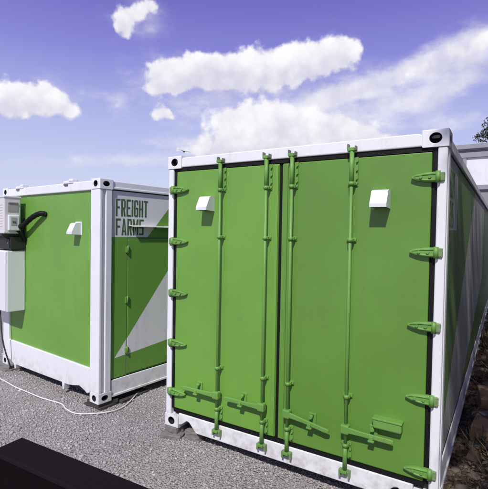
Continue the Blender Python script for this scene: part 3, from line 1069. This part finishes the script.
# ---------------- bird gliding behind
def bird():
    mb = MB()
    c = Vector((0, 0, 0))
    bm = mb.bm
    prof = [(-.20, .010), (-.14, .030), (-.05, .055), (.06, .052), (.14, .032), (.20, .022), (.24, .004)]
    # body along y, wings along x, one skin
    mb.tube([(0, y, 0) for y, r in prof], [r for y, r in prof], 10)
    o = [(0, 0, 0)]
    for s in (-1, 1):
        q = []
        for (x, y0, y1, z, t) in ((.03, -.09, .12, .012, .022), (.20, -.085, .11, .045, .016), (.36, -.05, .07, .05, .010), (.50, -.02, .0, .03, .003)):
            q.append([bm.verts.new((s*x, y0, z)), bm.verts.new((s*x, (y0+y1)/2, z+t)), bm.verts.new((s*x, y1, z)), bm.verts.new((s*x, (y0+y1)/2, z-t*.4))])
        for i in range(3):
            for k in range(4):
                f = bm.faces.new((q[i][k], q[i][(k+1) % 4], q[i+1][(k+1) % 4], q[i+1][k])); f.smooth = True
        bm.faces.new(q[3]); bm.faces.new(q[0][::-1])
    vs = [bm.verts.new(p) for p in ((-.02, -.18, .004), (.02, -.18, .004), (.06, -.29, .0), (-.06, -.29, .0), (-.02, -.18, -.004), (.02, -.18, -.004), (.06, -.29, -.004), (-.06, -.29, -.004))]
    for f in ((0, 1, 2, 3), (7, 6, 5, 4), (0, 4, 5, 1), (2, 6, 7, 3), (1, 5, 6, 2), (3, 7, 4, 0)):
        bm.faces.new([vs[i] for i in f])
    b = mb.build('bird', M['bird'])
    b.location = (-13.5, 16.45, 6.62)
    b.rotation_euler = (rad(14), rad(12), rad(30))
    b.scale = (.80, .80, .9)
    tag(b, 'small dark bird gliding low over the double-door container roof', 'bird')
bird()

# ------------------------------------------------------------------ sky, clouds, sun
SUN_EL, SUN_AZ = rad(47), rad(14)      # azimuth measured from -Y towards +X
w = bpy.data.worlds.new('World')
S.world = w
w.use_nodes = True
nt = w.node_tree
t = NT(nt)
bg = nt.nodes['Background']
sky = t.node('ShaderNodeTexSky', sky_type='NISHITA')
sky.sun_disc = False
sky.sun_elevation = SUN_EL
sky.sun_rotation = math.pi - SUN_AZ
sky.air_density = 1.0
sky.dust_density = .6
sky.ozone_density = 2.0
STR = .1
tc = t.node('ShaderNodeTexCoord').outputs['Generated']
nrm = t.node('ShaderNodeVectorMath', operation='NORMALIZE')
t.l.new(tc, nrm.inputs[0])
dirv = nrm.outputs[0]
dx, dy, dzz = t.sep(dirv)[:3]
az = t.math('ARCTAN2', dx, dy)
el = t.math('ARCSINE', dzz)
# violet-blue air
rampc = t.ramp(t.math('DIVIDE', el, 1.571, clamp=True), [
    (0.0, (.70, .73, .94)), (.085, (.63, .66, .93)), (.155, (.49, .52, .89)), (.245, (.275, .260, .755)), (.31, (.190, .158, .61)), (.5, (.13, .11, .48)), (1.0, (.09, .10, .40))])
sc = t.node('ShaderNodeVectorMath', operation='SCALE')
t.l.new(rampc, sc.inputs[0]); sc.inputs['Scale'].default_value = 1/STR
air = t.mix(.82, sky.outputs[0], sc.outputs[0])
# warp the directions a little so that outlines billow
def warp(scale, amp, off):
    n = t.node('ShaderNodeTexNoise')
    t.l.new(t.mapping(dirv, (1, 1, 1), off), n.inputs['Vector'])
    n.inputs['Scale'].default_value = scale
    n.inputs['Detail'].default_value = 5
    n.inputs['Roughness'].default_value = .6
    r, g, _ = t.sep(n.outputs['Color'])[:3]
    return t.math('MULTIPLY', t.math('SUBTRACT', r, .5), amp), t.math('MULTIPLY', t.math('SUBTRACT', g, .5), amp)
wa, we = warp(11, .030, (3, 1, 2))
wb, wf = warp(40, .014, (0, 4, 1))
azw = t.math('ADD', az, t.math('ADD', wa, wb))
elw = t.math('ADD', el, t.math('ADD', we, wf))
# azimuth, elevation, half width, half height, tilt, weight
BLOBS = [(-0.8376, 0.436, 0.0197, 0.0297, 0.237, 0.9),
    (-0.8011, 0.4584, 0.031, 0.0192, 0.386, 0.95),
    (-0.7683, 0.4691, 0.0223, 0.0158, 0.098, 0.75),
    (-0.8224, 0.4196, 0.0197, 0.0164, 0.114, 0.6),
    (-1.0375, 0.2647, 0.0453, 0.0283, 0.144, 1.1),
    (-0.9889, 0.2718, 0.0294, 0.027, 0.134, 1.0),
    (-1.0698, 0.2559, 0.0401, 0.028, 0.152, 1.0),
    (-0.9617, 0.2596, 0.0268, 0.0186, -0.335, 0.7),
    (-0.9358, 0.2547, 0.0163, 0.012, 0.113, 0.6),
    (-0.8424, 0.2727, 0.013, 0.0102, 0.092, 0.8),
    (-0.7554, 0.3414, 0.0338, 0.0258, 0.075, 1.05),
    (-0.7014, 0.3534, 0.0413, 0.0297, 0.057, 1.1),
    (-0.6372, 0.3649, 0.0464, 0.0355, 0.036, 1.15),
    (-0.5722, 0.367, 0.0466, 0.0395, 0.014, 1.15),
    (-0.5023, 0.3677, 0.051, 0.0375, -0.01, 1.15),
    (-0.4332, 0.3787, 0.0457, 0.0389, -0.034, 1.2),
    (-0.3698, 0.3881, 0.0403, 0.0363, -0.057, 1.2),
    (-0.3209, 0.3891, 0.0307, 0.0266, -0.073, 1.1),
    (-0.7394, 0.3142, 0.0365, 0.0162, 0.223, 0.75),
    (-0.6251, 0.3329, 0.0559, 0.0143, 0.029, 0.6),
    (-0.7456, 0.2764, 0.0226, 0.0146, 0.065, 0.75),
    (-0.7611, 0.2605, 0.0157, 0.0126, 0.067, 0.7),
    (-0.7273, 0.2585, 0.0205, 0.0106, 0.057, 0.75),
    (-0.5844, 0.2731, 0.042, 0.0192, 0.019, 0.85),
    (-0.5144, 0.2763, 0.0419, 0.0192, 0.001, 0.85),
    (-0.4587, 0.2805, 0.0323, 0.0191, -0.013, 0.75),
    (-0.5417, 0.237, 0.0793, 0.0261, 0.005, 1.2),
    (-0.4257, 0.2479, 0.0818, 0.0322, -0.024, 1.2),
    (-0.3234, 0.226, 0.0655, 0.0257, -0.041, 1.05),
    (-0.4593, 0.1976, 0.1588, 0.0222, -0.017, 1.2),
    (-0.6111, 0.1911, 0.0842, 0.0179, 0.02, 1.0),
    (-0.2577, 0.2148, 0.059, 0.0191, -0.052, 0.85),
    (-0.3576, 0.2571, 0.049, 0.0191, -0.038, 0.8),
    (-0.0589, 0.3751, 0.0333, 0.017, 0.221, 0.85),
    (-0.1139, 0.3602, 0.0351, 0.0177, 0.298, 0.75),
    (-0.178, 0.342, 0.0338, 0.0142, 0.32, 0.55)]
BLOBS += [(.35, .35, .20, .06, 0, .9), (.8, .4, .25, .08, .2, 1.0), (-1.6, .35, .22, .06, 0, 1.0), (-2.2, .45, .3, .1, 0, 1.0), (1.6, .5, .3, .1, 0, 1.0), (2.6, .4, .3, .08, 0, .9)]
# wispy streaks
THIN = [(-0.3587, 0.3033, 0.0562, 0.017, 0.247, 0.75),
    (-0.2669, 0.3226, 0.0566, 0.0208, 0.289, 0.85),
    (-0.188, 0.3392, 0.0526, 0.0245, 0.32, 0.95),
    (-0.1101, 0.3597, 0.052, 0.0294, 0.295, 1.0),
    (-0.0464, 0.373, 0.0455, 0.0337, 0.218, 1.0),
    (-0.1275, 0.302, 0.072, 0.016, 0.2, 0.55),
    (-0.0715, 0.3139, 0.0517, 0.0154, 0.129, 0.45),
    (-0.2171, 0.2747, 0.0891, 0.0206, 0.086, 0.6),
    (-0.1066, 0.2414, 0.0902, 0.0179, -0.012, 0.5),
    (-0.6809, 0.2043, 0.093, 0.0154, 0.033, 0.6),
    (-0.7712, 0.1623, 0.1373, 0.0155, 0.041, 0.55),
    (-0.961, 0.139, 0.1681, 0.0167, 0.066, 0.35),
    (-0.3857, 0.3001, 0.0663, 0.0169, 0.153, 0.7),
    (-0.6827, 0.3302, 0.1392, 0.0522, 0.034, 0.6),
    (-0.7966, 0.4481, 0.0759, 0.0389, 0.096, 0.45),
    (-1.0079, 0.2652, 0.0991, 0.042, 0.128, 0.5),
    (-0.4255, 0.237, 0.2202, 0.0557, -0.038, 0.75),
    (-0.8424, 0.2727, 0.026, 0.0184, 0.09, 0.6),
    (-0.3832, 0.3809, 0.1285, 0.0554, 0.164, 0.45)]
comb = t.node('ShaderNodeCombineXYZ')
t.l.new(azw, comb.inputs[0]); t.l.new(elw, comb.inputs[1])
def blobs(lst, under=False):
    f = w_ = None
    for (a, e, rw, rh, ti, wt) in lst:
        mp = t.node('ShaderNodeMapping', vector_type='TEXTURE')
        t.l.new(comb.outputs[0], mp.inputs['Vector'])
        mp.inputs['Location'].default_value = (a, e, 0)
        mp.inputs['Rotation'].default_value = (0, 0, ti)
        mp.inputs['Scale'].default_value = (rw, rh, 1)
        dp = t.node('ShaderNodeVectorMath', operation='DOT_PRODUCT')
        t.l.new(mp.outputs[0], dp.inputs[0]); t.l.new(mp.outputs[0], dp.inputs[1])
        g = t.math('EXPONENT', t.math('MULTIPLY_ADD', dp.outputs['Value'], -.7, math.log(wt)))
        f = g if f is None else t.math('ADD', f, g)
        if under:
            w_ = t.math('MULTIPLY', g, e) if w_ is None else t.math('MULTIPLY_ADD', g, e, w_)
    if under:   # how far above the middle of its cloud a direction lies
        w_ = t.math('DIVIDE', t.math('SUBTRACT', t.math('MULTIPLY', elw, f), w_), .045)
    return f, w_
field, lowf = blobs(BLOBS, True)
thin, _ = blobs(THIN)
fbm = t.noise(dirv, 14, 8, .56)
fine = t.noise(t.mapping(dirv, (1, 1, 1.3), (5, 2, 3)), 44, 5, .5)
def billow(scale, off):
    n = t.node('ShaderNodeTexVoronoi', feature='SMOOTH_F1')
    v = t.node('ShaderNodeVectorMath', operation='ADD')
    nn = t.node('ShaderNodeTexNoise'); nn.inputs['Scale'].default_value = scale*.9; nn.inputs['Detail'].default_value = 3
    t.l.new(t.mapping(dirv, (1, 1, 1), off), nn.inputs['Vector'])
    sc_ = t.node('ShaderNodeVectorMath', operation='SCALE'); sc_.inputs['Scale'].default_value = .5/scale
    t.l.new(nn.outputs['Color'], sc_.inputs[0])
    t.l.new(dirv, v.inputs[0]); t.l.new(sc_.outputs[0], v.inputs[1])
    t.l.new(v.outputs[0], n.inputs['Vector'])
    n.inputs['Scale'].default_value = scale
    n.inputs['Smoothness'].default_value = .6
    n.inputs['Detail'].default_value = 2
    n.inputs['Roughness'].default_value = .45
    return t.math('SUBTRACT', .5, n.outputs['Distance'])
bil = billow(30, (1, 0, 0))
dens = t.math('ADD', field, t.math('MULTIPLY', t.math('SUBTRACT', fbm, .5), 1.7))
dens = t.math('ADD', dens, t.math('MULTIPLY', bil, .62))
dens = t.math('ADD', dens, t.math('MULTIPLY', t.math('SUBTRACT', fine, .5), .5))
gate = t.sstep(field, .10, .40)
cl = t.math('MULTIPLY', t.sstep(dens, .40, .90), gate)
wisp = t.noise(t.mapping(dirv, (1, 1, 2.2), (2, 7, 1)), 13, 9, .62)
td = t.math('ADD', thin, t.math('MULTIPLY', t.math('SUBTRACT', wisp, .5), 1.7))
tl = t.math('MULTIPLY', t.math('MULTIPLY', t.sstep(td, .08, 1.25), t.sstep(thin, .04, .5)), .80)
cl = t.math('SUBTRACT', 1, t.math('MULTIPLY', t.math('SUBTRACT', 1, cl), t.math('SUBTRACT', 1, tl)))
# the cloud's own light and grey: bright crowns, greyer undersides
shade = t.math('ADD', t.math('MULTIPLY', lowf, .42), t.math('MULTIPLY', t.math('SUBTRACT', fbm, .5), .9))
shade = t.math('ADD', shade, t.math('MULTIPLY', bil, .35))
cc = t.mix(t.sstep(shade, -.62, .36), (.66, .65, .79), (1.0, .985, 1.0))
sc2 = t.node('ShaderNodeVectorMath', operation='SCALE')
t.l.new(cc, sc2.inputs[0]); sc2.inputs['Scale'].default_value = 1/STR
final = t.mix(cl, air, sc2.outputs[0])
t.l.new(final, bg.inputs['Color'])
bg.inputs['Strength'].default_value = STR

sl = bpy.data.lights.new('sun', 'SUN')
sl.energy = 3.9
sl.angle = rad(1.6)
sl.color = (1.0, .965, .92)
so = bpy.data.objects.new('sun', sl)
C.objects.link(so)
sv = Vector((math.sin(SUN_AZ)*math.cos(SUN_EL), -math.cos(SUN_AZ)*math.cos(SUN_EL), math.sin(SUN_EL)))
so.rotation_euler = sv.to_track_quat('Z', 'Y').to_euler()
so.location = sv*40

# ------------------------------------------------------------------ camera
cam = bpy.data.cameras.new('camera')
co = bpy.data.objects.new('camera', cam)
C.objects.link(co)
yaw, pitch, roll, fpx = -.5511774, -.02655198, .01705483, 424.67807
F = Vector((math.sin(yaw)*math.cos(pitch), math.cos(yaw)*math.cos(pitch), math.sin(pitch)))
R0 = Vector((math.cos(yaw), -math.sin(yaw), 0))
U0 = R0.cross(F)
Rv = R0*math.cos(roll) + U0*math.sin(roll)
Uv = -R0*math.sin(roll) + U0*math.cos(roll)
m = Matrix((( Rv.x, Uv.x, -F.x, 2.77131), (Rv.y, Uv.y, -F.y, -3.09593), (Rv.z, Uv.z, -F.z, 1.87334), (0, 0, 0, 1)))
co.matrix_world = m
cam.sensor_fit = 'HORIZONTAL'
cam.sensor_width = 36
cam.lens = 36*fpx/488
cam.clip_start = .05
cam.clip_end = 3000
S.camera = co

S.view_settings.view_transform = 'Standard'
S.view_settings.look = 'None'
S.view_settings.exposure = 0
S.view_settings.gamma = 1
S.view_settings.use_curve_mapping = False
S.cycles.use_denoising = True
S.cycles.max_bounces = 5
S.cycles.diffuse_bounces = 3
S.cycles.glossy_bounces = 2
